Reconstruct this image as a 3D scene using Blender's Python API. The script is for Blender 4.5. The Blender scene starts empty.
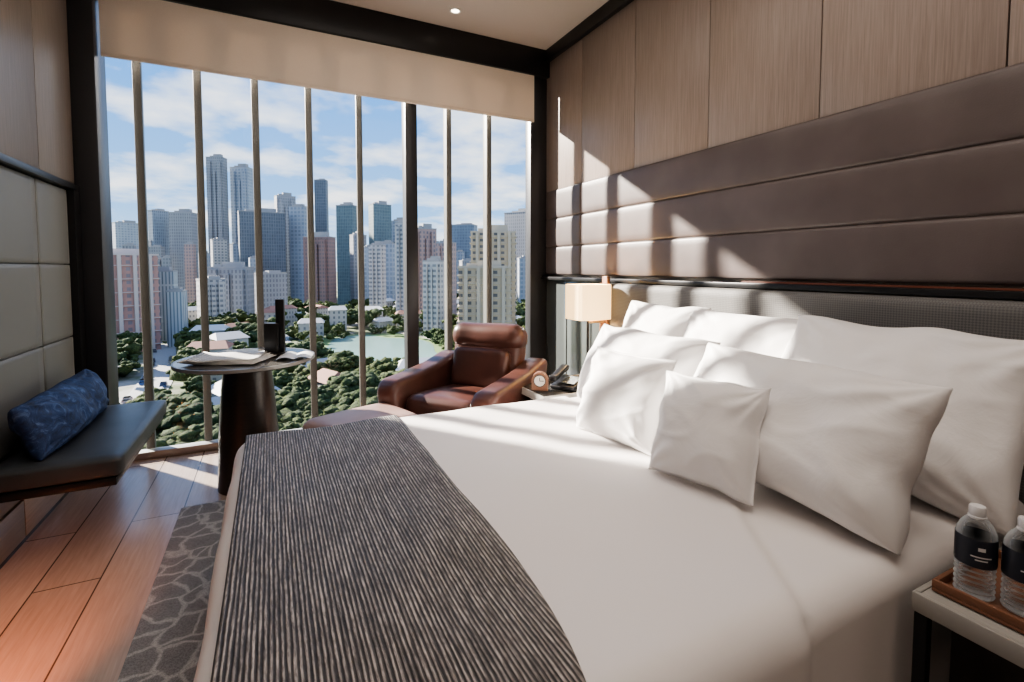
import bpy, bmesh, math, random
import numpy as np
from mathutils import Vector, Matrix, noise
random.seed(7)
D=bpy.data; C=bpy.context
COL=C.scene.collection

# ---------------------------------------------------------------- materials
def mat(name,color=(.5,.5,.5),rough=.5,metal=0,**kw):
    m=D.materials.new(name); m.use_nodes=True
    b=m.node_tree.nodes['Principled BSDF']
    b.inputs['Base Color'].default_value=(*color,1)
    b.inputs['Roughness'].default_value=rough
    b.inputs['Metallic'].default_value=metal
    if 'sheen' in kw: b.inputs['Sheen Weight'].default_value=kw['sheen']
    if 'emit' in kw:
        b.inputs['Emission Color'].default_value=(*kw['emit'],1); b.inputs['Emission Strength'].default_value=kw['es']
    return m
class NT:
    def __init__(s,m): s.t=m.node_tree; s.b=s.t.nodes['Principled BSDF']
    def n(s,typ,**kw):
        x=s.t.nodes.new(typ)
        for k,v in kw.items(): setattr(x,k,v)
        return x
    def l(s,a,b): s.t.links.new(a,b)
    def coord(s,scale=(1,1,1),kind='Object',rot=(0,0,0)):
        tc=s.n('ShaderNodeTexCoord'); mp=s.n('ShaderNodeMapping')
        mp.inputs['Scale'].default_value=scale; mp.inputs['Rotation'].default_value=rot
        s.l(tc.outputs[kind],mp.inputs['Vector']); return mp.outputs['Vector']
    def noise(s,vec,scale=5,detail=4,rough=.5,dist=0):
        x=s.n('ShaderNodeTexNoise'); x.inputs['Scale'].default_value=scale; x.inputs['Detail'].default_value=detail
        x.inputs['Roughness'].default_value=rough; x.inputs['Distortion'].default_value=dist
        s.l(vec,x.inputs['Vector']); return x.outputs['Fac']
    def ramp(s,fac,stops):
        r=s.n('ShaderNodeValToRGB'); e=r.color_ramp.elements
        e[0].position=stops[0][0]; e[0].color=(*stops[0][1],1)
        e[1].position=stops[-1][0]; e[1].color=(*stops[-1][1],1)
        for p,c in stops[1:-1]:
            k=e.new(p); k.color=(*c,1)
        s.l(fac,r.inputs['Fac']); return r.outputs['Color']
    def bump(s,h,st=.3,dist=.01):
        b=s.n('ShaderNodeBump'); b.inputs['Strength'].default_value=st; b.inputs['Distance'].default_value=dist
        s.l(h,b.inputs['Height']); s.l(b.outputs['Normal'],s.b.inputs['Normal'])
    def color(s,c): s.l(c,s.b.inputs['Base Color'])
    def mix(s,f,a,b,mode='MIX'):
        m=s.n('ShaderNodeMix',data_type='RGBA',blend_type=mode)
        for sock,v in ((m.inputs[0],f),(m.inputs[6],a),(m.inputs[7],b)):
            if isinstance(v,(int,float)): sock.default_value=v
            elif isinstance(v,tuple): sock.default_value=(*v,1)
            else: s.l(v,sock)
        return m.outputs[2]

def wood(name,c1,c2,rough=.45,scale=(30,30,1.2),bump=.08):
    m=mat(name,c1,rough); t=NT(m); v=t.coord(scale)
    n=t.noise(v,3,6,.6,.4); t.color(t.ramp(n,[(.3,c1),(.7,c2)])); t.bump(n,bump,.004); return m
def leather(name,c1,c2,rough=.42,sc=180):
    m=mat(name,c1,rough); t=NT(m); v=t.coord()
    t.color(t.ramp(t.noise(v,4,3),[(.35,c1),(.65,c2)]))
    vo=t.n('ShaderNodeTexVoronoi'); vo.inputs['Scale'].default_value=sc; t.l(v,vo.inputs['Vector'])
    t.bump(vo.outputs['Distance'],.15,.002); return m
def fabric(name,c1,c2,sc=300,rough=.9,bump=.2,sheen=.2):
    m=mat(name,c1,rough,sheen=sheen); t=NT(m); v=t.coord()
    n=t.noise(v,sc,2); t.color(t.ramp(n,[(.35,c1),(.65,c2)])); t.bump(n,bump,.002); return m

M={}
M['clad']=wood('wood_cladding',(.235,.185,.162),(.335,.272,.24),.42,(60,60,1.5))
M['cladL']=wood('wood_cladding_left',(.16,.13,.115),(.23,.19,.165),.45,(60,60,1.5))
M['lowwood']=wood('wood_low',(.25,.17,.12),(.36,.25,.17),.3,(4,2,30))
M['panel']=leather('padded_brown',(.105,.083,.080),(.132,.106,.102),.40)
M['nichep']=fabric('niche_fabric',(.115,.11,.092),(.145,.138,.115),400,.45,.1)
M['black']=mat('black_metal',(.018,.018,.02),.35,.3)
M['darkframe']=mat('dark_frame',(.03,.03,.034),.38,.2)
M['ceil']=mat('ceiling_paint',(.50,.455,.425),.8)
M['wallp']=mat('wall_paint',(.45,.40,.36),.8)
M['linen']=mat('white_linen',(.85,.835,.83),.75,sheen=.1)
t=NT(M['linen']); v=t.coord(); n=t.noise(v,7,5,.55,.6); t.bump(n,.25,.02)
M['linenbed']=mat('white_bed_linen',(.83,.795,.78),.62,sheen=.1)
t=NT(M['linenbed']); v=t.coord(); n=t.noise(v,3,4,.5,.4); t.bump(n,.16,.02)
M['bench']=leather('bench_leather',(.045,.05,.055),(.068,.073,.078),.4)
M['cognac']=leather('cognac_leather',(.060,.025,.020),(.098,.040,.031),.34,120)
M['ottoman']=leather('ottoman_leather',(.30,.20,.175),(.37,.25,.22),.4)
M['silver']=mat('fin_metal',(.16,.16,.148),.4,.3)
M['brassm']=mat('warm_metal',(.35,.25,.15),.35,.8)
M['finnose']=mat('fin_nose_metal',(.065,.058,.050),.45,.2)
M['sillm']=mat('sill_metal',(.30,.30,.29),.4,.3)
M['paper']=mat('paper_white',(.8,.8,.78),.6)
M['mirror']=mat('smoked_glass_panel',(.16,.18,.18),.12,.5)
M['stone']=mat('nightstand_top',(.36,.345,.32),.3)
M['stoned']=mat('nightstand_top_dark',(.05,.048,.045),.25)
M['darkwood']=wood('dark_wood',(.02,.016,.014),(.035,.027,.022),.3,(5,30,30))
M['tray']=leather('tray_leather',(.20,.09,.05),(.26,.12,.07),.45)
M['brownwood']=wood('walnut',(.12,.055,.03),(.2,.10,.055),.4,(40,40,4))
m=M['blind']=fabric('blind_fabric',(.66,.585,.51),(.74,.655,.57),500,.85,.1)
nt=m.node_tree; tl=nt.nodes.new('ShaderNodeBsdfTranslucent'); tl.inputs[0].default_value=(.75,.62,.48,1); mxs=nt.nodes.new('ShaderNodeMixShader'); mxs.inputs[0].default_value=.10
out=nt.nodes['Material Output']; nt.links.new(nt.nodes['Principled BSDF'].outputs[0],mxs.inputs[1]); nt.links.new(tl.outputs[0],mxs.inputs[2]); nt.links.new(mxs.outputs[0],out.inputs[0])

m=M['weave']=mat('headboard_weave',(.12,.12,.115),.6); t=NT(m)
v=t.coord((1,1,1),'Object',(math.radians(45),0,0))
ch=t.n('ShaderNodeTexChecker'); ch.inputs['Scale'].default_value=150; t.l(v,ch.inputs['Vector'])
ch.inputs[1].default_value=(.17,.165,.16,1); ch.inputs[2].default_value=(.11,.107,.104,1)
t.color(ch.outputs['Color']); t.bump(ch.outputs['Fac'],.3,.002)

m=M['floor']=mat('floor_planks',(.4,.33,.28),.24); t=NT(m)
v=t.coord((1,1,1),'Object',(0,0,math.radians(90)))
br=t.n('ShaderNodeTexBrick'); br.offset=.37; t.l(v,br.inputs['Vector'])
br.inputs['Color1'].default_value=(.52,.425,.36,1); br.inputs['Color2'].default_value=(.43,.35,.295,1)
br.inputs['Mortar'].default_value=(.10,.08,.065,1)
br.inputs['Scale'].default_value=1; br.inputs['Mortar Size'].default_value=.003
br.inputs['Brick Width'].default_value=1.3; br.inputs['Row Height'].default_value=.21
g=t.noise(t.coord((45,2.5,1)),2,6,.6,.5)
t.color(t.mix(.4,br.outputs['Color'],t.ramp(g,[(.3,(.5,.48,.46)),(.7,(1,1,1))]),'MULTIPLY'))
t.bump(br.outputs['Fac'],-.3,.003)
# carpet: grey loop pile with pale irregular rings
m=M['carpet']=mat('carpet',(.14,.14,.14),.95); t=NT(m); v=t.coord()
vo=t.n('ShaderNodeTexVoronoi'); vo.feature='DISTANCE_TO_EDGE'; vo.inputs['Scale'].default_value=11
nv=t.n('ShaderNodeTexNoise'); nv.inputs['Scale'].default_value=7; t.l(v,nv.inputs['Vector'])
t.l(t.mix(.10,v,nv.outputs['Color']),vo.inputs['Vector'])
c1=t.ramp(vo.outputs['Distance'],[(.0,(.50,.50,.49)),(.05,(.42,.42,.415)),(.09,(.27,.272,.272)),(.5,(.235,.238,.24))])
n=t.noise(v,230,2,.6); t.color(t.mix(.6,c1,t.ramp(n,[(.38,(.5,.5,.5)),(.6,(1.15,1.15,1.15))]),'MULTIPLY')); t.bump(n,.4,.003)
# runner: tight pleated ribs along Y
m=M['runner']=mat('runner_ribbed',(.1,.09,.085),.55,sheen=.1); t=NT(m)
v=t.coord((1,.10,.10))
w=t.n('ShaderNodeTexWave'); w.wave_type='BANDS'; w.bands_direction='X'; w.inputs['Scale'].default_value=33; w.inputs['Distortion'].default_value=1.7; w.inputs['Detail'].default_value=2; w.inputs['Detail Scale'].default_value=3.5; t.l(v,w.inputs['Vector'])
n=t.noise(t.coord((230,40,40)),1.,3,.6,.0)
n2=t.noise(t.coord((120,7,7)),1.,2,.5,.0)
c=t.ramp(w.outputs['Fac'],[(.2,(.038,.032,.030)),(.55,(.17,.148,.138)),(.85,(.42,.375,.35))])
c=t.mix(.65,c,t.ramp(n,[(.38,(.28,.28,.28)),(.6,(1.3,1.3,1.3))]),'MULTIPLY')
t.color(t.mix(.65,c,t.ramp(n2,[(.4,(.32,.32,.32)),(.6,(1.25,1.25,1.25))]),'MULTIPLY'))
hm=t.n('ShaderNodeMath',operation='ADD'); t.l(w.outputs['Fac'],hm.inputs[0]); t.l(n,hm.inputs[1]); t.bump(hm.outputs[0],.6,.004)
m=M['blue']=mat('blue_velvet',(.03,.06,.14),.7); t=NT(m); v=t.coord()
n=t.noise(v,16,5,.7,1.2); t.color(t.ramp(n,[(.35,(.008,.018,.055)),(.55,(.02,.05,.15)),(.70,(.12,.19,.36))])); t.bump(n,.5,.01)
m=M['glass']=D.materials.new('window_glass'); m.use_nodes=True; nt=m.node_tree; nt.nodes.clear()
o=nt.nodes.new('ShaderNodeOutputMaterial'); tr=nt.nodes.new('ShaderNodeBsdfTransparent'); gl=nt.nodes.new('ShaderNodeBsdfGlossy'); mx=nt.nodes.new('ShaderNodeMixShader')
tr.inputs[0].default_value=(.95,.97,.98,1); gl.inputs['Roughness'].default_value=.02
fr=nt.nodes.new('ShaderNodeFresnel'); fr.inputs['IOR'].default_value=1.2
nt.links.new(fr.outputs[0],mx.inputs[0]); nt.links.new(tr.outputs[0],mx.inputs[1]); nt.links.new(gl.outputs[0],mx.inputs[2]); nt.links.new(mx.outputs[0],o.inputs[0])
m=M['pet']=D.materials.new('clear_plastic'); m.use_nodes=True; nt=m.node_tree; nt.nodes.clear()
o=nt.nodes.new('ShaderNodeOutputMaterial'); tr=nt.nodes.new('ShaderNodeBsdfTransparent'); gl=nt.nodes.new('ShaderNodeBsdfPrincipled'); mx=nt.nodes.new('ShaderNodeMixShader')
tr.inputs[0].default_value=(.93,.95,.96,1); gl.inputs['Roughness'].default_value=.08; gl.inputs['Base Color'].default_value=(.75,.80,.84,1); gl.inputs['Specular IOR Level'].default_value=1
lw=nt.nodes.new('ShaderNodeLayerWeight'); lw.inputs[0].default_value=.5
nt.links.new(lw.outputs['Facing'],mx.inputs[0]); nt.links.new(tr.outputs[0],mx.inputs[1]); nt.links.new(gl.outputs[0],mx.inputs[2]); nt.links.new(mx.outputs[0],o.inputs[0])

# ---------------------------------------------------------------- helpers
def obj(name,me,m=None,parent=None,smooth=False):
    o=D.objects.new(name,me); COL.objects.link(o)
    if m: me.materials.append(m)
    if smooth:
        for p in me.polygons: p.use_smooth=True
    if parent: o.parent=parent
    return o
def empty(name,loc=(0,0,0),rot=0):
    e=D.objects.new(name,None); COL.objects.link(e); e.location=loc; e.rotation_euler=(0,0,rot); e.empty_display_size=.1; return e
def box(name,lo,hi,m,parent=None,bev=0,seg=2,rot=None):
    c=[(a+b)/2 for a,b in zip(lo,hi)]; s=[abs(b-a) for a,b in zip(lo,hi)]
    bm=bmesh.new(); bmesh.ops.create_cube(bm,size=1)
    for v in bm.verts: v.co=Vector((v.co.x*s[0],v.co.y*s[1],v.co.z*s[2]))
    if bev: bmesh.ops.bevel(bm,geom=bm.edges[:],offset=bev,segments=seg,affect='EDGES',profile=.5)
    me=D.meshes.new(name); bm.to_mesh(me); bm.free()
    o=obj(name,me,m,parent); o.location=c
    if rot: o.rotation_euler=rot
    if bev:
        for p in me.polygons: p.use_smooth=True
        if hasattr(me,'set_sharp_from_angle'): me.set_sharp_from_angle(angle=math.radians(35))
    return o
def rbox(name,size,r,cuts,m,parent=None,loc=(0,0,0),rot=(0,0,0),puff=0,nz=0,nsc=4,fn=None):
    bm=bmesh.new(); bmesh.ops.create_cube(bm,size=1); bmesh.ops.subdivide_edges(bm,edges=bm.edges[:],cuts=cuts,use_grid_fill=True)
    S=Vector(size)
    for v in bm.verts:
        q=v.co.copy()
        p=Vector((q.x*S.x,q.y*S.y,q.z*S.z))
        inn=Vector([max(-(S[i]/2-r),min(S[i]/2-r,p[i])) for i in range(3)])
        d=p-inn; n=d.normalized() if d.length>1e-6 else Vector((0,0,1))
        p=inn+n*r
        if puff:
            f=(1-(2*q.x)**2)*(1-(2*q.y)**2) if abs(n.z)>.5 else (1-(2*q.z)**2)*.5
            p+=n*puff*max(0,f)
        if nz: p+=n*nz*noise.noise((p+Vector(loc))*nsc)
        if fn: p=fn(p,n)
        v.co=p
    me=D.meshes.new(name); bm.to_mesh(me); bm.free()
    o=obj(name,me,m,parent,True); o.location=loc; o.rotation_euler=rot; return o
def lathe(name,prof,m,parent=None,loc=(0,0,0),seg=40,cap=True):
    bm=bmesh.new(); rings=[]
    for r,z in prof:
        rings.append([bm.verts.new((r*math.cos(2*math.pi*i/seg),r*math.sin(2*math.pi*i/seg),z)) for i in range(seg)])
    for a,b in zip(rings,rings[1:]):
        for i in range(seg): bm.faces.new((a[i],a[(i+1)%seg],b[(i+1)%seg],b[i]))
    if cap: bm.faces.new(rings[0][::-1]); bm.faces.new(rings[-1])
    me=D.meshes.new(name); bm.to_mesh(me); bm.free()
    o=obj(name,me,m,parent,True); o.location=loc
    if hasattr(me,'set_sharp_from_angle'): me.set_sharp_from_angle(angle=math.radians(40))
    return o
def cyl(name,r,z0,z1,m,parent=None,xy=(0,0),seg=24):
    return lathe(name,[(r,z0),(r,z1)],m,parent,(xy[0],xy[1],0),seg)
def extrude_profile(name,pts,x0,x1,m,parent,bev=.03):
    bm=bmesh.new(); a=[bm.verts.new((x0,y,z)) for y,z in pts]; b=[bm.verts.new((x1,y,z)) for y,z in pts]
    n=len(pts); bm.faces.new(a); bm.faces.new(b[::-1])
    for i in range(n): bm.faces.new((a[i],b[i],b[(i+1)%n],a[(i+1)%n]))
    bmesh.ops.recalc_face_normals(bm,faces=bm.faces[:])
    if bev: bmesh.ops.bevel(bm,geom=bm.edges[:],offset=bev,segments=4,affect='EDGES',profile=.5,clamp_overlap=True)
    me=D.meshes.new(name); bm.to_mesh(me); bm.free(); o=obj(name,me,m,parent,True); return o

XR,XL,YW,ZC,YB=2.26,-1.02,3.85,3.16,-1.7
# ---------------------------------------------------------------- room shell
box('floor',(XL-.2,YB,-.1),(XR+.2,YW+.12,0),M['floor'])
box('ceiling',(XL-.2,YB,ZC),(XR+.2,YW+.3,ZC+.15),M['ceil'])
box('wall_right',(XR+.02,YB,0),(XR+.2,YW+.12,ZC),M['wallp'])
box('wall_left',(XL-.2,YB,0),(XL-.04,YW+.12,ZC),M['wallp'])
box('wall_back',(XL-.2,YB-.15,-.1),(XR+.2,YB,ZC+.15),M['wallp'])
box('carpet',(-.44,-.2,0.001),(.86,2.95,.012),M['carpet'],bev=.004)

e=empty('wall_cladding_panel'); ys=[-1.7,-1.128,-.501,.126,.753,1.38,2.007,2.634,3.261,YW]
for i,(a,b) in enumerate(zip(ys,ys[1:])):
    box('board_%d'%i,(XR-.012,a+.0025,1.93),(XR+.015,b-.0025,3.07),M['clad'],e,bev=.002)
e=empty('trim_ceiling_recess'); box('channel',(XR-.05,YB,3.06),(XR+.019,YW-.02,ZC-.001),M['black'],e)
e=empty('padded_wall_panel')
for j,(z0,z1) in enumerate([(1.19,1.433),(1.433,1.682),(1.682,1.932)]):
    for k,(a,b) in enumerate([(-1.7,3.26),(3.26,YW-.04)]):
        ws=[0,.008,.02,.04,.07,.2,.35,.5,.65,.8,.93,.96,.98,.992,1]; L=b-a
        us=[0,.003/L,.008/L,.016/L,.03/L]+[i/60 for i in range(1,60)]+[1-.03/L,1-.016/L,1-.008/L,1-.003/L,1]
        us=sorted(us)
        vs=[];fs=[]; nw=len(ws)
        for u in us:
            for w in ws:
                dz_=min(w,1-w)*(z1-z0); dy_=min(u,1-u)*L
                f=1-math.exp(-dz_/.006); g=1-math.exp(-dy_/.006)
                bulge=.013*min(f,g)+.002*math.sin(math.pi*w)
                bulge+=.0012*noise.noise(Vector((u*L*3,w*1.2+j,k)))
                vs.append((XR-.008-bulge,a+u*L,z0+w*(z1-z0)))
        for iy in range(len(us)-1):
            for iz in range(nw-1):
                q=iy*nw+iz; fs.append((q,q+1,q+nw+1,q+nw))
        me=D.meshes.new('band'); me.from_pydata(vs,[],fs); me.update()
        obj('band_%d_%d'%(j,k),me,M['panel'],e,True)
e=empty('wall_ledge'); box('shelf',(XR-.07,YB,1.145),(XR+.015,YW-.04,1.172),M['black'],e,bev=.003)
led=mat('led_orange',(.08,.03,.02),.5,emit=(1,.25,.10),es=.03)
box('led_strip',(XR-.03,-1.2,1.173),(XR-.022,1.75,1.181),led,e)
e=empty('wall_panel_smoked'); box('glass_panel',(XR-.02,2.87,.0),(XR+.015,YW-.05,1.143),M['mirror'],e,bev=.002)
for y in (3.1,3.45): box('joint_%d'%int(y*100),(XR-.024,y,.0),(XR-.019,y+.006,1.143),M['black'],e)
e=empty('window_1')
box('frame_right',(2.085,YW-.04,0),(XR+.015,YW+.06,2.93),M['darkframe'],e,bev=.004)
box('frame_left',(XL-.035,YW-.16,0),(-.895,YW+.06,ZC-.001),M['darkframe'],e,bev=.004)
box('mullion',(.970,YW-.03,.05),(1.065,YW+.08,2.93),M['darkframe'],e,bev=.004)
box('sill',(-.894,YW-.02,0.001),(2.084,YW+.06,.05),M['sillm'],e,bev=.004)
box('head_beam',(XL-.03,YW-.09,2.93),(XR+.015,YW+.12,ZC-.001),M['black'],e,bev=.004)
me=D.meshes.new('pane'); me.from_pydata([(-.92,YW+.02,.04),(2.09,YW+.02,.04),(2.09,YW+.02,2.94),(-.92,YW+.02,2.94)],[],[(0,1,2,3)])
obj('glass_pane',me,M['glass'],e)
for i,x in enumerate([-.738,-.411,-.070,.277,.635,1.357,1.724]):
    box('fin_%d'%i,(x-.009,YW+.075,-1.2),(x+.009,YW+.17,4),M['silver'],e,bev=.002)
    box('fin_nose_%d'%i,(x-.023,YW+.05,-1.2),(x+.023,YW+.075,4),M['finnose'],e,bev=.004)
e=empty('roller_blind'); box('fabric',(-.885,YW-.075,2.54),(2.10,YW-.068,2.925),M['blind'],e); box('hem_bar',(-.885,YW-.08,2.525),(2.10,YW-.063,2.55),M['blind'],e,bev=.004)

# left wall
e=empty('wall_cladding_panel')
for i,(a,b) in enumerate([(-1.7,-.6),(-.6,.3),(.3,1.2),(1.2,2.1),(2.1,3.2),(3.2,3.685)]):
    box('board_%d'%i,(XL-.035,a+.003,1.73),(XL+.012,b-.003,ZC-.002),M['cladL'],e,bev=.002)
e=empty('trim_niche'); box('top_rail',(XL-.035,2.0,1.695),(XL+.03,3.685,1.728),M['black'],e,bev=.003)
box('back',(XL-.038,2.0,.36),(XL-.03,3.68,1.695),M['black'],e)
box('side',(XL-.029,3.60,.36),(XL+.03,3.685,1.694),M['black'],e)
e=empty('padded_niche_panel')
for j,(z0,z1) in enumerate([(.452,.86),(.86,1.27),(1.27,1.69)]):
    for k,(a,b) in enumerate([(2.0,3.18),(3.18,3.595)]):
        rbox('pad_%d_%d'%(j,k),(.03,b-a-.004,z1-z0-.004),.005,16,M['nichep'],e,(XL-.014,(a+b)/2,(z0+z1)/2))
e=empty('wall_panel_low')
for k,(a,b) in enumerate([(-1.7,.3),(.3,1.6),(1.6,2.9),(2.9,3.685)]):
    box('panel_%d'%k,(XL-.035,a+.003,.03),(XL+.0,b-.003,.20),M['lowwood'],e,bev=.003)
    box('panel_up_%d'%k,(XL-.035,a+.003,.206),(XL-.008,b-.003,.335),M['lowwood'],e,bev=.003)
box('plinth',(XL-.035,-1.7,.001),(XL-.01,3.685,.03),M['black'],e)

e=empty('wall_bench')
box('frame',(XL+.004,2.53,.335),(-.6,3.53,.37),M['black'],e,bev=.004)
rbox('seat_pad',(.435,1.02,.085),.018,16,M['bench'],e,(-.797,3.03,.4145),puff=.004)
def cushion(name,w,h,t,m,parent,loc,lean=25,yaw=0,roll=0,seed=0,pinch=.05,n=56,wr=.013,flange=0):
    vs=[];fs=[];idx={}
    def key(i,j,s):
        if i in(0,n) or j in (0,n): s=0
        return (i,j,s)
    for s in (1,-1):
        for i in range(n+1):
            for j in range(n+1):
                k=key(i,j,s)
                if k in idx: continue
                u=-math.cos(math.pi*i/n); v=-math.cos(math.pi*j/n)
                u=.55*u+.45*(2*i/n-1); v=.55*v+.45*(2*j/n-1)
                x=w/2*u*(1-pinch*(1-v*v)); y=h/2*v*(1-pinch*(1-u*u))
                uu=min(1,abs(u)*(1+flange)); vv=min(1,abs(v)*(1+flange))
                prof=(max(0,(1-uu**2.8)*(1-vv**2.8)))**.5
                sag=1-.2*v
                z=t/2*prof*sag
                z+=.0025 if k[2]!=0 else 0
                q=Vector((x*4+seed*3.1,y*4,seed*1.7+s))
                z+=wr*noise.noise(q*1.3)*min(1,prof*2)*1.4
                z+=wr*.6*noise.noise(q*3.1)*min(1,prof*2)
                rd=1-abs(noise.noise(Vector((x*5+seed,y*9,seed)))*2)
                z+=wr*.4*(rd**3)*min(1,prof*2)
                for (cu,cv) in ((-1,-1),(1,-1),(-1,1),(1,1)):
                    du,dv=u-cu,v-cv; rr=math.hypot(du,dv)
                    if rr<1.1: z+=wr*.5*math.sin(math.atan2(dv,du)*13+seed*2+cu)*(1-rr/1.1)*min(1,prof*2)
                x+=.014*noise.noise(Vector((v*2,seed,3))); y+=.014*noise.noise(Vector((u*2,seed,9)))
                idx[k]=len(vs); vs.append((x,y,z*s if k[2]!=0 else 0))
    for s in (1,-1):
        for i in range(n):
            for j in range(n):
                f=[idx[key(i,j,s)],idx[key(i+1,j,s)],idx[key(i+1,j+1,s)],idx[key(i,j+1,s)]]
                fs.append(f if s>0 else f[::-1])
    me=D.meshes.new(name); me.from_pydata(vs,[],fs); me.update()
    o=obj(name,me,m,parent,True)
    L=math.radians(lean)
    ax=Vector((0,-1,0)); ay=Vector((math.sin(L),0,math.cos(L))); az=ax.cross(ay)
    R=Matrix((ax,ay,az)).transposed()
    R=Matrix.Rotation(math.radians(yaw),3,'Z')@R@Matrix.Rotation(math.radians(roll),3,'Z')
    o.matrix_world=Matrix.Translation(Vector(loc))@R.to_4x4()
    return o
cushion('blue_bolster_cushion',.86,.24,.17,M['blue'],None,(-.895,3.02,.575),lean=20,yaw=180,seed=4,pinch=.03,wr=.02)

# ---------------------------------------------------------------- bed
bed=empty('bed')
BX0,BX1,BY0,BY1,BZ=-.13,2.14,.59,2.29,.53
box('plinth',(BX0+.12,BY0+.1,.013),(BX1-.02,BY1-.1,.2),M['darkwood'],bed,bev=.01)
sx,sy,sz=BX1-BX0,BY1-BY0,.45
cx,cy_,cz=(BX0+BX1)/2,(BY0+BY1)/2,BZ-sz/2
def xb(y):
    if y<1.3: return .95+.72*(y-.56)-.12*max(0,(y-.9))**2
    return 1.47
def wrk(x,y,z): return .010*noise.noise(Vector((x*2.2,y*2.6,z*2)))+.005*noise.noise(Vector((x*6,y*5,z*3)))
def bedfn(p,n):
    x=p.x+cx; y=p.y+cy_; z=p.z+cz
    k=max(0,(BZ-.05-z))/.4
    if n.x<-.3: p.x-=.055*k
    if n.y>.3: p.y+=.03*k
    f=max(0,min(1,(xb(y)-x)/.016)); f=f*f*(3-2*f)
    p+=n*.015*f
    w=wrk(x,y,z)
    if abs(n.z)<.5: w+=.010*math.sin((x+y)*16+3*noise.noise(Vector((x*3,y*3,0))))*k
    p+=n*w
    return p
rbox('bedding',(sx,sy,sz),.065,120,M['linenbed'],bed,(cx,cy_,cz),fn=bedfn)
hb=empty('headboard')
rbox('upholstery',(.09,3.1,1.05),.03,40,M['weave'],hb,(XR-.066,1.31,.615))
box('side_trim',(XR-.112,2.86,.02),(XR-.02,2.872,1.142),M['brownwood'],hb)
def runner():
    path=[];r=.08; y0,y1,zt=BY0-.028,BY1+.028,BZ+.02
    for z in [.16,.22,.28,.34,.38,.42]: path.append((y0,z))
    for i in range(9):
        a=math.pi-(math.pi/2)*i/8; path.append((y0+r+r*math.cos(a),zt-r+r*math.sin(a)))
    for i in range(1,100): path.append((y0+r+(y1-y0-2*r)*i/100,zt))
    for i in range(9):
        a=math.pi/2-(math.pi/2)*i/8; path.append((y1-r+r*math.cos(a),zt-r+r*math.sin(a)))
    for z in [.42,.38,.30,.22,.16]: path.append((y1+(.44-z)*.09,z))
    vs=[];fs=[];nx=40
    for (y,z) in path:
        for i in range(nx+1):
            s=i/nx; x0=-.105; x1=.515
            c=max(0,(1.05-y)/.45); x1-=.07*min(1,c)**2
            x1+=.006*noise.noise(Vector((y*3,0,0)))
            x=x0+(x1-x0)*s
            w=wrk(x,y,z)
            if z>BZ-.03: vs.append((x,y,z+w+.002))
            else: vs.append((x,y+(w if y>1.5 else -w),z))
    for j in range(len(path)-1):
        for i in range(nx):
            a=j*(nx+1)+i; fs.append((a,a+1,a+nx+2,a+nx+1))
    me=D.meshes.new('bed_runner'); me.from_pydata(vs,[],fs); me.update()
    o=obj('bed_runner',me,M['runner'],None,True)
    s=o.modifiers.new('s','SOLIDIFY'); s.thickness=.006; s.offset=1
runner()
Lm=M['linen']
cushion('bed_pillow',.66,.50,.24,Lm,None,(2.00,2.12,.80),lean=16,seed=1,yaw=-3)
cushion('bed_pillow',.72,.50,.24,Lm,None,(1.98,1.55,.795),lean=16,seed=2,yaw=1)
cushion('bed_pillow',.76,.57,.26,Lm,None,(1.86,.90,.795),lean=28,seed=3,yaw=2,roll=-1)
cushion('bed_pillow',.78,.43,.24,Lm,None,(1.57,1.78,.745),lean=24,seed=5,yaw=0)
cushion('bed_pillow',.80,.44,.27,Lm,None,(1.47,.995,.75),lean=27,seed=6,yaw=-2,roll=-.5)
cushion('throw_cushion',.42,.37,.19,Lm,None,(1.28,1.55,.725),lean=20,seed=8,yaw=9,flange=.05)
cushion('throw_cushion',.36,.35,.17,Lm,None,(1.26,1.11,.717),lean=19,seed=9,yaw=13,roll=1,flange=.05)

# ---------------------------------------------------------------- nightstands
def nightstand(x0,x1,y0,y1,h,ts):
    e=empty('nightstand')
    box('top',(x0+.012,y0+.012,h-.035),(x1-.012,y1-.012,h-.002),ts,e,bev=.003)
    for i,(a,b) in enumerate([((x0,y0,h-.045),(x0+.012,y1,h)),((x1-.012,y0,h-.045),(x1,y1,h)),((x0+.012,y0,h-.045),(x1-.012,y0+.012,h)),((x0+.012,y1-.012,h-.045),(x1-.012,y1,h))]):
        box('rim_%d'%i,a,b,M['stone'],e,bev=.003)
    k=0
    for x in (x0+.004,x1-.03):
        for y in (y0+.004,y1-.03):
            k+=1; box('leg_%d'%k,(x,y,.001),(x+.026,y+.026,h-.046),M['black'],e,bev=.003)
    box('drawer_box',(x0+.12,y0+.03,h-.26),(x1-.03,y1-.03,h-.05),M['darkwood'],e,bev=.005)
    box('lower_shelf',(x0+.03,y0+.03,.12),(x1-.03,y1-.03,.145),M['darkwood'],e,bev=.003)
    return e
nightstand(1.318,2.13,.0,.560,.50,M['stone'])
nightstand(1.40,2.13,2.40,2.82,.50,M['stoned'])
e=empty('serving_tray')
tx0,tx1,ty0,ty1=1.36,1.66,.17,.54
box('base',(tx0,ty0,.501),(tx1,ty1,.509),M['tray'],e,bev=.002)
for i,(a,b) in enumerate([((tx0,ty0,.509),(tx0+.01,ty1,.528)),((tx1-.01,ty0,.509),(tx1,ty1,.528)),((tx0+.01,ty0,.509),(tx1-.01,ty0+.01,.528)),((tx0+.01,ty1-.01,.509),(tx1-.01,ty1,.528))]):
    box('rim_%d'%i,a,b,M['tray'],e,bev=.002)
M['label']=mat('label_navy',(.02,.025,.04),.4); M['cap']=mat('cap_white',(.75,.75,.76),.35); M['ltxt']=mat('label_text',(.7,.7,.7),.5)
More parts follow.
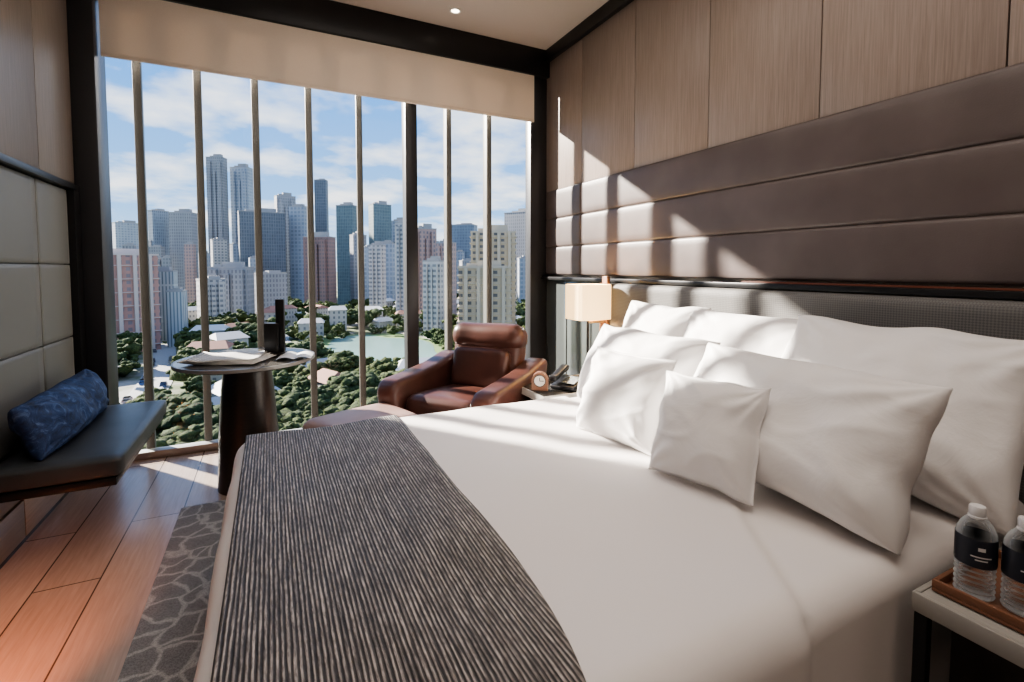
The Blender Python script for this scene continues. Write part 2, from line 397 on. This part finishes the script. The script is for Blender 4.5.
def bottle(x,y,z):
    e=empty('water_bottle',(x,y,z))
    prof=[(.001,.0),(.028,.0),(.034,.004)]
    zz=.008
    while zz<.068: prof+=[(.0355,zz),(.0315,zz+.006)]; zz+=.012
    prof+=[(.0355,.076),(.0355,.140),(.034,.150),(.027,.166),(.016,.180),(.0125,.184),(.0125,.193)]
    lathe('body',prof,M['pet'],e,cap=False)
    lathe('label',[(.0362,.077),(.0364,.079),(.0364,.138),(.0362,.140)],M['label'],e,cap=False)
    lathe('cap',[(.0145,.184),(.015,.186),(.015,.202),(.0135,.205),(.001,.205)],M['cap'],e)
    lathe('neck_ring',[(.016,.178),(.0165,.180),(.0165,.183),(.0150,.184)],M['cap'],e,cap=False)
    for k,(hz,wd) in enumerate([(.116,.35),(.101,1.0),(.094,.6)]):
        me=D.meshes.new('t'); vs=[];fs=[]
        for i in range(11):
            a=math.radians(215)+wd*(i/10-.5)
            for q in (hz,hz+(.008 if k==0 else .003)): vs.append((.0368*math.cos(a),.0368*math.sin(a),q))
        for i in range(10): fs.append((2*i,2*i+2,2*i+3,2*i+1))
        me.from_pydata(vs,[],fs); obj('label_text_%d'%k,me,M['ltxt'],e)
bottle(1.414,.484,.510); bottle(1.436,.410,.510)

# bedside lamp
e=empty('bedside_lamp')
shade=mat('lamp_shade',(.75,.60,.38),.8,emit=(1,.62,.26),es=1.5)
lx,ly,lz=1.98,2.78,1.015
me=D.meshes.new('shade'); a,b=.135,.115; vs=[];fs=[]
for (sx_,zz) in ((1,-.12),(1,.12),(.985,.12),(.985,-.12)):
    n=32
    for i in range(n):
        an=2*math.pi*i/n; c,s=math.cos(an),math.sin(an)
        p=6; r=(abs(c)**p+abs(s)**p)**(-1/p)
        vs.append((a*r*c*sx_,b*r*s*sx_,zz))
for k in range(4):
    for i in range(32):
        j=(i+1)%32; fs.append((k*32+i,k*32+j,((k+1)%4)*32+j,((k+1)%4)*32+i))
me.from_pydata(vs,[],fs); o=obj('shade',me,shade,e); o.location=(lx,ly,lz)
box('bracket_post',(2.12,ly-.03,.80),(2.147,ly+.03,1.19),M['brownwood'],e,bev=.004)
box('arm',(1.98,ly-.012,.862),(2.13,ly+.012,.88),M['brassm'],e,bev=.003)
cyl('stem',.009,.512,1.0,M['black'],e,(lx,ly)); lathe('foot',[(.001,.501),(.035,.501),(.035,.510),(.012,.516)],M['black'],e,(lx,ly,0))
l=D.lights.new('bulb','POINT'); l.energy=9; l.color=(1,.70,.38); l.shadow_soft_size=.03; lo=D.objects.new('bulb',l); COL.objects.link(lo); lo.location=(lx,ly,lz); lo.parent=e

e=empty('alarm_clock',(1.47,2.56,.501),math.radians(-35))
pts=[(-.05,0),(.05,0)]+[(.05*math.cos(math.pi*i/12),.06+.05*math.sin(math.pi*i/12)) for i in range(13)]
bm=bmesh.new(); A=[bm.verts.new((x,-.025,z)) for x,z in pts]; B=[bm.verts.new((x,.025,z)) for x,z in pts]
bm.faces.new(A); bm.faces.new(B[::-1]); n=len(pts)
for i in range(n): bm.faces.new((A[i],B[i],B[(i+1)%n],A[(i+1)%n]))
bmesh.ops.recalc_face_normals(bm,faces=bm.faces[:])
me=D.meshes.new('case'); bm.to_mesh(me); bm.free(); obj('case',me,M['tray'],e)
o=lathe('dial',[(.001,0),(.033,0),(.033,.004)],mat('dial',(.7,.66,.6),.4),e); o.rotation_euler=(math.radians(90),0,0); o.location=(0,-.0255,.06)
o=lathe('bezel',[(.033,0),(.037,0),(.037,.006),(.033,.006)],M['black'],e,cap=False); o.rotation_euler=(math.radians(90),0,0); o.location=(0,-.025,.06)
box('hand_hour',(-.002,-.032,.06),(.002,-.031,.08),M['black'],e); box('hand_minute',(.0,-.032,.058),(.026,-.031,.062),M['black'],e)
e=empty('telephone',(1.655,2.53,.501),math.radians(-60))
extrude_profile('base',[(-.09,0),(.09,0),(.09,.06),(-.09,.025)],-.08,.08,M['black'],e,.008)
extrude_profile('handset',[(-.10,.055),(-.09,.045),(-.07,.05),(.06,.085),(.08,.085),(.10,.10),(.10,.12),(.07,.125),(-.06,.085),(-.10,.085)],-.085,-.04,M['black'],e,.01)
box('keypad',(-.02,-.06,.047),(.07,.05,.052),M['mirror'],e,rot=(math.radians(11),0,0))

# ---------------------------------------------------------------- armchair + ottoman
e=empty('armchair',(1.165,3.03,0),math.atan2(-.60,-.80)+math.pi/2); e.scale=(.91,.91,.99)
cg=M['cognac']
rbox('seat_cushion',(.54,.62,.17),.05,14,cg,e,(0,-.07,.345),(math.radians(-4),0,0),puff=.02)
rbox('under_frame',(.60,.62,.14),.03,10,cg,e,(0,-.02,.22))
for s,nm in ((-1,'arm_left'),(1,'arm_right')):
    pts=[(-.40,.17),(.34,.14),(.42,.30),(.44,.62),(.34,.62),(.10,.575),(-.20,.55),(-.40,.54),(-.46,.48),(-.45,.30)]
    x0,x1=(.265,.44) if s>0 else (-.44,-.265)
    o=extrude_profile(nm,pts,x0,x1,cg,e,.05)
    for v in o.data.vertices:
        v.co.x+=s*.05*max(0,(v.co.z-.15)/.5)
rbox('backrest',(.60,.20,.44),.07,16,cg,e,(0,.33,.54),(math.radians(-14),0,0),nz=.006)
rbox('lumbar_cushion',(.50,.14,.30),.06,14,cg,e,(0,.22,.54),(math.radians(-14),0,0),nz=.006)
rbox('headrest',(.64,.22,.20),.09,16,cg,e,(0,.36,.755),(math.radians(-10),0,0),nz=.008)
cyl('swivel_column',.035,.03,.16,M['sillm'],e); lathe('swivel_base',[(.001,0.001),(.24,0.001),(.24,.008),(.05,.025),(.03,.03)],M['sillm'],e)
e=empty('ottoman',(.46,2.84,.012),math.radians(20))
rbox('cushion',(.54,.42,.14),.045,14,M['ottoman'],e,(0,0,.315),puff=.015)
rbox('frame',(.46,.36,.10),.02,8,cg,e,(0,0,.20)); cyl('column',.03,.02,.16,M['sillm'],e); lathe('foot_disc',[(.001,0.001),(.18,0.001),(.18,.008),(.04,.022)],M['sillm'],e)

# ---------------------------------------------------------------- round table
e=empty('side_table',(-.13,3.14,.015))
M['tabletop']=mat('table_top',(.10,.095,.09),.15,.1)
lathe('top',[(.001,.690),(.32,.690),(.35,.700),(.355,.71),(.350,.720),(.001,.720)],M['tabletop'],e,seg=72)
lathe('rim',[(.351,.703),(.359,.703),(.359,.7205),(.351,.7205)],M['sillm'],e,seg=72,cap=False)
lathe('pedestal',[(.165,-.014),(.163,.02),(.152,.30),(.135,.55),(.120,.685)],M['darkwood'],e,seg=48)
e=empty('newspaper',(-.21,3.08,.737),math.radians(-20))
M['print']=mat('newsprint',(.6,.6,.58),.8); t=NT(M['print']); v=t.coord((1,1,1))
br=t.n('ShaderNodeTexBrick'); t.l(v,br.inputs['Vector']); br.inputs['Scale'].default_value=14; br.inputs['Color1'].default_value=(.25,.25,.25,1); br.inputs['Color2'].default_value=(.4,.4,.4,1); br.inputs['Mortar'].default_value=(.75,.75,.73,1); br.inputs['Mortar Size'].default_value=.05; t.color(br.outputs['Color'])
for k in range(4):
    vs=[];fs=[];W,H=.40-.02*k,.28; nx=14
    for i in range(nx+1):
        for j in range(7):
            x=-W/2+W*i/nx; y=-H/2+H*j/6
            vs.append((x,y,.006+.006*k+.018*max(0,abs(x)/(W/2)-.55)**2*3*(1 if x<0 else .4)+.002*math.sin(i*.7+k)))
    for i in range(nx):
        for j in range(6): a=i*7+j; fs.append((a,a+7,a+8,a+1))
    me=D.meshes.new('sheet'); me.from_pydata(vs,[],fs); o=obj('sheet_%d'%k,me,M['print'] if k==3 else M['paper'],e,True); o.rotation_euler=(0,0,math.radians(5*k-6)); s=o.modifiers.new('s','SOLIDIFY'); s.thickness=.003
e=empty('menu_stand',(.015,3.15,.737),math.radians(-25))
box('base',(-.06,-.04,0),(.06,.04,.02),M['black'],e,bev=.004)
box('holder_box',(-.05,-.03,.02),(.03,.03,.19),M['black'],e,bev=.004)
box('upright_slab',(.010,-.012,.02),(.058,.012,.33),M['black'],e,bev=.004)
e=empty('brochure',(.12,3.03,.738),math.radians(-10))
for k in (-1,1):
    me=D.meshes.new('page'); vs=[];fs=[]
    for i in range(9):
        for j in (0,1): x=k*.09*i/8; vs.append((x,-.1+.2*j,.004+.012*math.sin(math.pi*i/8)))
    for i in range(8): fs.append((2*i,2*i+2,2*i+3,2*i+1))
    me.from_pydata(vs,[],fs); o=obj('page_%d'%(k+2),me,M['paper'],e,True)

e=empty('downlight',(1.275,3.5,ZC-.001))
lathe('trim_ring',[(.03,0),(.042,0),(.042,-.004),(.03,-.004)],M['paper'],e,cap=False)
lathe('lens',[(.001,-.001),(.03,-.001)],mat('downlight_lens',(1,1,1),.5,emit=(1,.85,.65),es=5),e,cap=False)

e=empty('added_glow_console')  # unseen console, added only to carry the orange glow spot
box('body',(XL+.016,-.6,.42),(-.70,1.5,.60),M['lowwood'],e,bev=.006)
lathe('added_spot_ring',[(.03,0),(.035,0),(.035,.02),(.03,.02)],M['black'],e,(-.88,1.44,.40),cap=False)
l=D.lights.new('added_floor_glow','SPOT'); l.energy=52; l.color=(1,.27,.09); l.spot_size=math.radians(68); l.spot_blend=1; l.shadow_soft_size=.04  # added spot that throws an orange glow on the left floor
lo=D.objects.new('added_floor_glow',l); COL.objects.link(lo); lo.location=(-.88,1.44,.395); lo.rotation_euler=Vector((.02,.62,-.42)).to_track_quat('-Z','Y').to_euler(); lo.parent=e

# ---------------------------------------------------------------- city
GZ=-38
def citymat(name,wall,win,fw=3.,fh=3.2,mort=.5,rough=.6):
    m=mat(name,wall,rough); t=NT(m); tc=t.n('ShaderNodeTexCoord'); sp=t.n('ShaderNodeSeparateXYZ'); t.l(tc.outputs['Object'],sp.inputs[0])
    ad=t.n('ShaderNodeMath',operation='ADD'); t.l(sp.outputs[0],ad.inputs[0]); t.l(sp.outputs[1],ad.inputs[1])
    cb=t.n('ShaderNodeCombineXYZ'); t.l(ad.outputs[0],cb.inputs[0]); t.l(sp.outputs[2],cb.inputs[1])
    br=t.n('ShaderNodeTexBrick'); br.offset=0; t.l(cb.outputs[0],br.inputs['Vector'])
    br.inputs['Scale'].default_value=1; br.inputs['Brick Width'].default_value=fw; br.inputs['Row Height'].default_value=fh
    br.inputs['Mortar Size'].default_value=mort; br.inputs['Mortar Smooth'].default_value=.1
    br.inputs['Color1'].default_value=(*win,1); br.inputs['Color2'].default_value=(*[c*.75 for c in win],1); br.inputs['Mortar'].default_value=(*wall,1)
    n=t.noise(t.coord((.05,.05,.02)),1,3); t.color(t.mix(.5,br.outputs['Color'],t.ramp(n,[(.35,(.65,.66,.7)),(.65,(1.1,1.1,1.08))]),'MULTIPLY')); return m
CM={
 'haze':citymat('c_haze',(.34,.375,.42),(.27,.31,.365),4,4,.8),  # aerial haze put into the wall and window colours of far towers
 'blueg':citymat('c_blueglass',(.23,.28,.33),(.165,.21,.27),2,3.5,.35,.5),
 'grey':citymat('c_grey',(.28,.285,.30),(.19,.20,.225),2.4,3.5,.7),
 'dark':citymat('c_dark',(.155,.175,.20),(.11,.13,.16),2.2,3.5,.4,.5),
 'white':citymat('c_white',(.46,.45,.44),(.22,.23,.255),3.2,3.,.8),
 'tan':citymat('c_tan',(.50,.41,.28),(.16,.15,.14),3.4,3.,.9),
 'pink':citymat('c_pink',(.43,.30,.265),(.25,.22,.235),2.6,3.1,.7),
 'brick':citymat('c_brick',(.42,.24,.205),(.28,.23,.24),3.0,3.1,.75),
 'red':citymat('c_red',(.27,.17,.15),(.17,.14,.14),2.6,3.3,.8),
 'green':citymat('c_greenglass',(.165,.22,.225),(.12,.17,.19),2,3.5,.3,.5),
 'ribw':citymat('c_rib',(.46,.48,.48),(.19,.24,.27),1.6,30,.5),
}
roofm=mat('roof_concrete',(.30,.30,.305),.9)
slabm=mat('balcony_slab',(.44,.38,.29),.8); slabw=mat('white_slab',(.50,.43,.40),.8)
FP=[]
def building(name,X,Y,w,d,top,m,crown=1,rot=None,slabs=0,wings=0,sm=None):
    bm=bmesh.new()
    def bx(cx,cy,z0,z1,w,d,mi=0):
        r=bmesh.ops.create_cube(bm,size=1)
        for v in r['verts']: v.co=Vector((cx+v.co.x*w,cy+v.co.y*d,z0+(v.co.z+.5)*(z1-z0)))
        if mi:
            for f in {f for v in r['verts'] for f in v.link_faces}: f.material_index=mi
    H=top-GZ
    bx(0,0,0,H,w,d)
    bx(0,0,H,H+.8,w*1.02,d*1.02,1)
    if crown: bx(w*.1,0,H+.8,H+.8+crown*4,w*.45,d*.5,1); bx(-w*.25,0,H+.8,H+.8+crown*2,w*.2,d*.4,1)
    if wings:
        bx(-w*.30,-d*.58,0,H*.97,w*.22,d*.25); bx(w*.30,-d*.58,0,H*.97,w*.22,d*.25); bx(0,-d*.54,0,H*.9,w*.16,d*.15)
    if slabs:
        k=3.
        while k<H: bx(0,0,k,k+.35,w+1.2,d+1.2,1); k+=slabs
        for q in (-.36,-.12,.12,.36): bx(w*q,-d*.5-.4,0,H,1.4,1.6,1)
    me=D.meshes.new(name); bm.to_mesh(me); bm.free(); o=obj(name,me,m); me.materials.append(sm or (roofm if not slabs else slabm))
    o.location=(X,Y,GZ); o.rotation_euler=(0,0,rot if rot is not None else -math.atan2(X,Y)+random.choice([-.5,-.3,.25,.45])*(0 if slabs else 1))
    FP.append((X,Y,max(w,d)*.62+4))
def bz(D_,y): return 1.25+(268-y)/484*D_
def cb(name,rx,ry,Dd,wpx,y,m,**k):
    building(name,rx*Dd,ry*Dd,wpx*Dd/484/1.15,k.pop('d',wpx*Dd/484*.5),bz(Dd,y),CM[m],**k)
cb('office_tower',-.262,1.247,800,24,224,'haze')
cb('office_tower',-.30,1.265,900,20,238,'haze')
cb('office_tower',-.203,1.219,560,17,212,'blueg',crown=.5)
cb('office_tower',-.157,1.196,560,24,214,'grey',crown=1)
cb('office_tower',-.093,1.164,620,18,160,'grey',crown=1,wings=1)
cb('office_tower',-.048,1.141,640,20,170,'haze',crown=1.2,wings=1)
cb('office_tower',-.014,1.1235,500,46,214,'dark',crown=1,rot=.1)
cb('office_tower',.030,1.10,560,20,198,'grey',crown=1,wings=1)
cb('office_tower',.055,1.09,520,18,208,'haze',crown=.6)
cb('office_tower',.097,1.069,600,13,182,'dark',crown=.4)
cb('apartment_building',.092,1.071,430,30,238,'red',crown=1,wings=1)
cb('office_tower',.143,1.046,520,20,207,'green',crown=.8)
cb('office_tower',.163,1.036,470,16,236,'grey',crown=.8)
cb('office_tower',.204,1.016,560,22,206,'green',crown=1)
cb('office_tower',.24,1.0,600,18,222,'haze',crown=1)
cb('apartment_building',.198,1.019,360,17,246,'white',crown=.6,wings=1)
cb('apartment_building',.250,.992,330,20,224,'white',crown=.8,wings=1)
cb('apartment_building',.285,.975,340,24,230,'pink',crown=.8,wings=1)
cb('apartment_building',.325,.955,320,20,244,'pink',crown=.6,wings=1)
cb('apartment_building',.302,.966,280,22,262,'white',crown=.6,wings=1)
cb('office_tower',.36,.94,600,26,226,'blueg',crown=.5)
cb('apartment_building',.412,.912,240,50,234,'tan',crown=.8,slabs=3)
cb('apartment_building',.395,.918,195,58,268,'tan',crown=.5,slabs=3)
cb('office_tower',.47,.885,520,40,214,'grey',crown=1)
cb('brick_office_block',-.283,1.26,232,58,256,'brick',crown=.6,d=34,slabs=6.2,rot=.42,sm=slabw)
cb('office_tower',-.20,1.217,260,26,272,'ribw',crown=.5)
cb('office_tower',-.175,1.205,238,18,292,'ribw',crown=.3)
cb('low_rise_block',-.075,1.155,330,44,268,'grey',crown=.8,wings=1)
cb('low_rise_block',-.11,1.17,292,26,280,'white',crown=.4,wings=1)
cb('low_rise_block',.0,1.117,360,30,274,'grey',crown=.4)
k=0
while k<46:
    a=random.uniform(-.33,.5); Dd=random.uniform(420,640)
    rx=a; ry=1.117-.4985*a; k+=1
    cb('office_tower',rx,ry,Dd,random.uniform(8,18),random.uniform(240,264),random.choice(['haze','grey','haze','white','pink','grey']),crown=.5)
def blocked(x,y,r=0): return any((a-x)**2+(b-y)**2<(c+r)**2 for a,b,c in FP)
def patch(name,cx,cy,rx,ry,z,m,seed):
    vs=[(cx,cy,z)];n=48
    for i in range(n):
        a=2*math.pi*i/n; s=1+.25*noise.noise(Vector((math.cos(a)*1.5,math.sin(a)*1.5,seed)))
        vs.append((cx+rx*s*math.cos(a),cy+ry*s*math.sin(a),z))
    me=D.meshes.new(name); me.from_pydata(vs,[],[(0,i+1,(i+1)%n+1) for i in range(n)]); obj(name,me,m)
lawn=mat('lawn_grass',(.13,.20,.07),.95); water=mat('pond_water',(.22,.34,.32),.12)
PX,PY=46,230
patch('park_lawn',PX,PY,36,66,GZ+.05,lawn,1); patch('park_pond',PX,PY,26,54,GZ+.12,water,2)
patch('park_lawn',-14,150,16,20,GZ+.05,lawn,5)
m=mat('city_ground',(.2,.24,.15),.95); t=NT(m); v=t.coord()
n=t.noise(v,.035,6,.6); t.color(t.ramp(n,[(.35,(.04,.065,.025)),(.5,(.09,.12,.05)),(.58,(.24,.23,.21)),(.7,(.32,.30,.28))]))
me=D.meshes.new('city_ground'); me.from_pydata([(-2500,20,GZ),(3500,20,GZ),(3500,5000,GZ),(-2500,5000,GZ)],[],[(0,1,2,3)]); obj('city_ground',me,m)
asph=mat('asphalt',(.30,.30,.305),.8)
def road(name,pts,w):
    vs=[];fs=[];P=[Vector((x,y,0)) for x,y in pts]
    Q=[]
    for i in range(len(P)-1):
        p0=P[max(0,i-1)];p1=P[i];p2=P[i+1];p3=P[min(len(P)-1,i+2)]
        for k in range(12):
            u=k/12; Q.append(.5*((2*p1)+(-p0+p2)*u+(2*p0-5*p1+4*p2-p3)*u*u+(-p0+3*p1-3*p2+p3)*u**3))
    Q.append(P[-1])
    for i,q in enumerate(Q):
        tn=(Q[min(i+1,len(Q)-1)]-Q[max(i-1,0)]).normalized(); nn=Vector((-tn.y,tn.x,0))
        for s in (-1,1): vs.append((q.x+nn.x*w/2*s,q.y+nn.y*w/2*s,GZ+.2))
    for i in range(len(Q)-1): fs.append((2*i,2*i+1,2*i+3,2*i+2))
    me=D.meshes.new(name); me.from_pydata(vs,[],fs); obj(name,me,asph)
    return Q
R1=road('city_road',[(-70,95),(-34,150),(-4,195),(4,250),(4,310),(45,370),(60,450)],14)
R2=road('city_road',[(-100,140),(-40,152),(20,158),(70,158),(150,150)],10)
R3=road('city_road',[(-36,110),(-36,200),(-50,300)],10)
roads=R1+R2+R3
def near(x,y,d): return any((q.x-x)**2+(q.y-y)**2<d*d for q in roads)
carcol=[mat('car_%d'%i,c,.3) for i,c in enumerate([(.7,.7,.7),(.1,.1,.12),(.5,.06,.05),(.15,.25,.5)])]
bmv=bmesh.new()
for i in range(130):
    Q=random.choice([R1,R2,R3]); k=random.randrange(len(Q)-1); q=Q[k]
    if blocked(q.x,q.y): continue
    tn=(Q[k+1]-q).normalized(); off=random.choice([-3.2,3.2])
    c=Vector((q.x-tn.y*off,q.y+tn.x*off,GZ+.2)); an=math.atan2(tn.y,tn.x); mi=random.randrange(4)
    for (L,W,z0,z1) in ((4.4,1.9,.2,.9),(2.3,1.6,.9,1.5)):
        r=bmesh.ops.create_cube(bmv,size=1)
        for v in r['verts']:
            p=Vector((v.co.x*L,v.co.y*W,0)); p.rotate(Matrix.Rotation(an,3,'Z')); v.co=c+p+Vector((0,0,z0+(v.co.z+.5)*(z1-z0)))
        for f in {f for v in r['verts'] for f in v.link_faces}: f.material_index=mi
me=D.meshes.new('car_traffic'); bmv.to_mesh(me); bmv.free(); o=obj('car_traffic',me)
for cm in carcol: me.materials.append(cm)
def inpond(x,y,g=0): return ((x-PX)/(28+g))**2+((y-PY)/(56+g))**2<1
HS=[]
bmh=bmesh.new()
for i in range(420):
    y=random.uniform(120,430); x=random.uniform(-.28,.5)*y
    if near(x,y,16) or blocked(x,y,8) or inpond(x,y,14) or any((x-a)**2+(y-b)**2<15**2 for a,b in HS): continue
    if x>.0*y and y<260 and random.random()<.6: continue
    HS.append((x,y))
    L,W,H=random.uniform(9,20),random.uniform(7,12),random.uniform(5,14); an=random.choice([.4,.4+math.pi/2,-.1]); mi=random.randrange(3)
    def add(vs,fs,mi):
        V=[]
        for p in vs:
            p=Vector(p); p.rotate(Matrix.Rotation(an,3,'Z')); V.append(bmh.verts.new(p+Vector((x,y,GZ))))
        for f in fs: bmh.faces.new([V[k] for k in f]).material_index=mi
    l,w=L/2,W/2
    add([(-l,-w,0),(l,-w,0),(l,w,0),(-l,w,0),(-l,-w,H),(l,-w,H),(l,w,H),(-l,w,H)],[(0,1,5,4),(1,2,6,5),(2,3,7,6),(3,0,4,7),(4,5,6,7)],0)
    add([(-l-.6,-w-.6,H),(l+.6,-w-.6,H),(l+.6,w+.6,H),(-l-.6,w+.6,H),(-l*.8,0,H+2.2),(l*.8,0,H+2.2)],[(0,1,5,4),(1,2,5),(2,3,4,5),(3,0,4)],1+mi)
me=D.meshes.new('low_rise_houses'); bmh.to_mesh(me); bmh.free(); o=obj('low_rise_houses',me)
hw=citymat('house_wall',(.46,.44,.40),(.18,.19,.2),2.5,3,.8)
for q in (hw,mat('roof_terracotta',(.28,.14,.10),.8),mat('roof_grey',(.30,.31,.33),.7),mat('roof_white',(.44,.44,.44),.6)): me.materials.append(q)
m=mat('foliage',(.06,.1,.03),.95); t=NT(m); v=t.coord(); n=t.noise(v,1.8,6,.75)
n3=t.noise(v,.045,3)
t.color(t.mix(.85,t.ramp(n,[(.34,(.012,.022,.008)),(.52,(.050,.080,.022)),(.68,(.15,.185,.06))]),t.ramp(n3,[(.35,(.45,.65,.5)),(.65,(1.35,1.15,.75))]),'MULTIPLY')); t.bump(n,1.,.8)
tb=bmesh.new(); bmesh.ops.create_icosphere(tb,subdivisions=1,radius=1)
BV=[v.co.copy() for v in tb.verts]; BF=np.array([[v.index for v in f.verts] for f in tb.faces]); tb.free()
def variant(seed,nb):
    rnd=random.Random(seed); V=[];F=[]
    for k in range(nb):
        th=rnd.uniform(0,2*math.pi); ph=math.acos(rnd.uniform(-.15,1)); R=rnd.uniform(.55,.9)
        c=Vector((R*math.sin(ph)*math.cos(th),R*math.sin(ph)*math.sin(th),R*math.cos(ph)*.75)); rr=rnd.uniform(.16,.30)
        if k==0: c=Vector((0,0,0)); rr=.7
        b=len(V)
        for q in BV:
            s=1+.9*noise.noise(q*2+Vector((seed*3.1+k,0,0))); V.append(tuple(c+Vector((q.x,q.y,q.z*.8))*rr*s))
        F.append(BF+b)
    return np.array(V),np.concatenate(F)
near_v=[variant(i,38) for i in range(10)]; far_v=[variant(50+i,10) for i in range(8)]
AV=[];AF=[];base=0
for i in range(3800):
    y=85+400*random.random()**1.25; x=random.uniform(-.30,.62)*y
    if near(x,y,9) or blocked(x,y,3): continue
    if inpond(x,y) or any((x-a)**2+(y-b)**2<9**2 for a,b in HS): continue
    if noise.noise(Vector((x*.014,y*.014,5)))<-.15 and y<300 and x<.12*y: continue
    r=random.uniform(2.8,6.6); h=random.uniform(5,13)
    if inpond(x,y,14): r*=.6; h*=.5
    V,F=random.choice(near_v if y<200 else far_v)
    an=random.uniform(0,6.28); c,s=math.cos(an),math.sin(an)
    W=np.empty_like(V); W[:,0]=(V[:,0]*c-V[:,1]*s)*r+x; W[:,1]=(V[:,0]*s+V[:,1]*c)*r+y; W[:,2]=V[:,2]*r*.9+GZ+h-r*.5
    AV.append(W); AF.append(F+base); base+=len(V)
AV=np.concatenate(AV); AF=np.concatenate(AF)
me=D.meshes.new('tree_grove'); me.vertices.add(len(AV)); me.vertices.foreach_set('co',AV.astype(np.float32).ravel())
me.loops.add(AF.size); me.loops.foreach_set('vertex_index',AF.astype(np.int32).ravel())
me.polygons.add(len(AF)); me.polygons.foreach_set('loop_start',np.arange(0,AF.size,3,dtype=np.int32)); me.polygons.foreach_set('loop_total',np.full(len(AF),3,dtype=np.int32))
me.update(calc_edges=True); me.validate()
obj('tree_grove',me,m)

# ---------------------------------------------------------------- lights
l=D.lights.new('sun','SUN'); l.energy=19.0; l.angle=math.radians(1.4); l.color=(1,.90,.78)
lo=D.objects.new('sun',l); COL.objects.link(lo)
lo.rotation_euler=Vector((.80,-1,-.62)).to_track_quat('-Z','Y').to_euler()
def area(name,loc,rot,sx,sy,en,col=(1,.89,.79)):
    l=D.lights.new(name,'AREA'); l.shape='RECTANGLE'; l.size=sx; l.size_y=sy; l.energy=en; l.color=col
    o=D.objects.new(name,l); COL.objects.link(o); o.location=loc; o.rotation_euler=rot
area('ceiling_fill_light',(.7,.4,ZC-.03),(0,0,0),2.0,2.0,23)  # unseen fill light added to brighten the room, no fixture modelled
area('ceiling_fill_light',(.6,2.3,ZC-.03),(0,0,0),1.6,1.2,9)  # second added fill light, above the bed end near the window
w=D.worlds.new('sky'); C.scene.world=w; w.use_nodes=True; nt=w.node_tree; bg=nt.nodes['Background']
tc=nt.nodes.new('ShaderNodeTexCoord'); sp=nt.nodes.new('ShaderNodeSeparateXYZ'); nt.links.new(tc.outputs['Generated'],sp.inputs[0])
def mth(op,a,b=None):
    n=nt.nodes.new('ShaderNodeMath'); n.operation=op
    for i,q in enumerate((a,b)):
        if q is None: continue
        if isinstance(q,(int,float)): n.inputs[i].default_value=q
        else: nt.links.new(q,n.inputs[i])
    return n.outputs[0]
def rmp(f,st):
    r=nt.nodes.new('ShaderNodeValToRGB'); e=r.color_ramp.elements; e[0].position=st[0][0]; e[0].color=(*st[0][1],1); e[1].position=st[-1][0]; e[1].color=(*st[-1][1],1)
    for p,c in st[1:-1]: k=e.new(p); k.color=(*c,1)
    nt.links.new(f,r.inputs[0]); return r.outputs[0]
base=rmp(sp.outputs[2],[(0,(.55,.72,.88)),(.10,(.28,.52,.86)),(.35,(.10,.33,.80)),(1,(.08,.25,.68))])
dz=mth('ADD',mth('MAXIMUM',sp.outputs[2],0),.16)
cbn=nt.nodes.new('ShaderNodeCombineXYZ'); nt.links.new(mth('DIVIDE',sp.outputs[0],dz),cbn.inputs[0]); nt.links.new(mth('DIVIDE',sp.outputs[1],dz),cbn.inputs[1])
ns=nt.nodes.new('ShaderNodeTexNoise'); ns.inputs['Scale'].default_value=1.7; ns.inputs['Detail'].default_value=8; ns.inputs['Roughness'].default_value=.52; nt.links.new(cbn.outputs[0],ns.inputs['Vector'])
cf=rmp(ns.outputs['Fac'],[(.45,(0,0,0)),(.54,(.5,.5,.5)),(.65,(1,1,1))])
mx=nt.nodes.new('ShaderNodeMix'); mx.data_type='RGBA'; nt.links.new(cf,mx.inputs[0]); nt.links.new(base,mx.inputs[6]); mx.inputs[7].default_value=(1.02,1.03,1.05,1)
nt.links.new(mx.outputs[2],bg.inputs[0]); bg.inputs[1].default_value=1.2

# ---------------------------------------------------------------- camera
cd=D.cameras.new('camera'); cam=D.objects.new('camera',cd); COL.objects.link(cam)
cam.location=(0,0,1.25); cam.rotation_euler=(math.pi/2-.0510,0,-.46269)
cd.sensor_width=36; cd.lens=484/1024*36; cd.shift_y=-(341-292.5)/1024; cd.clip_start=.05; cd.clip_end=6000
C.scene.camera=cam
C.scene.view_settings.view_transform='AgX'
try: C.scene.view_settings.look='AgX - Medium High Contrast'
except Exception as ex: print(ex)
C.scene.view_settings.exposure=.6
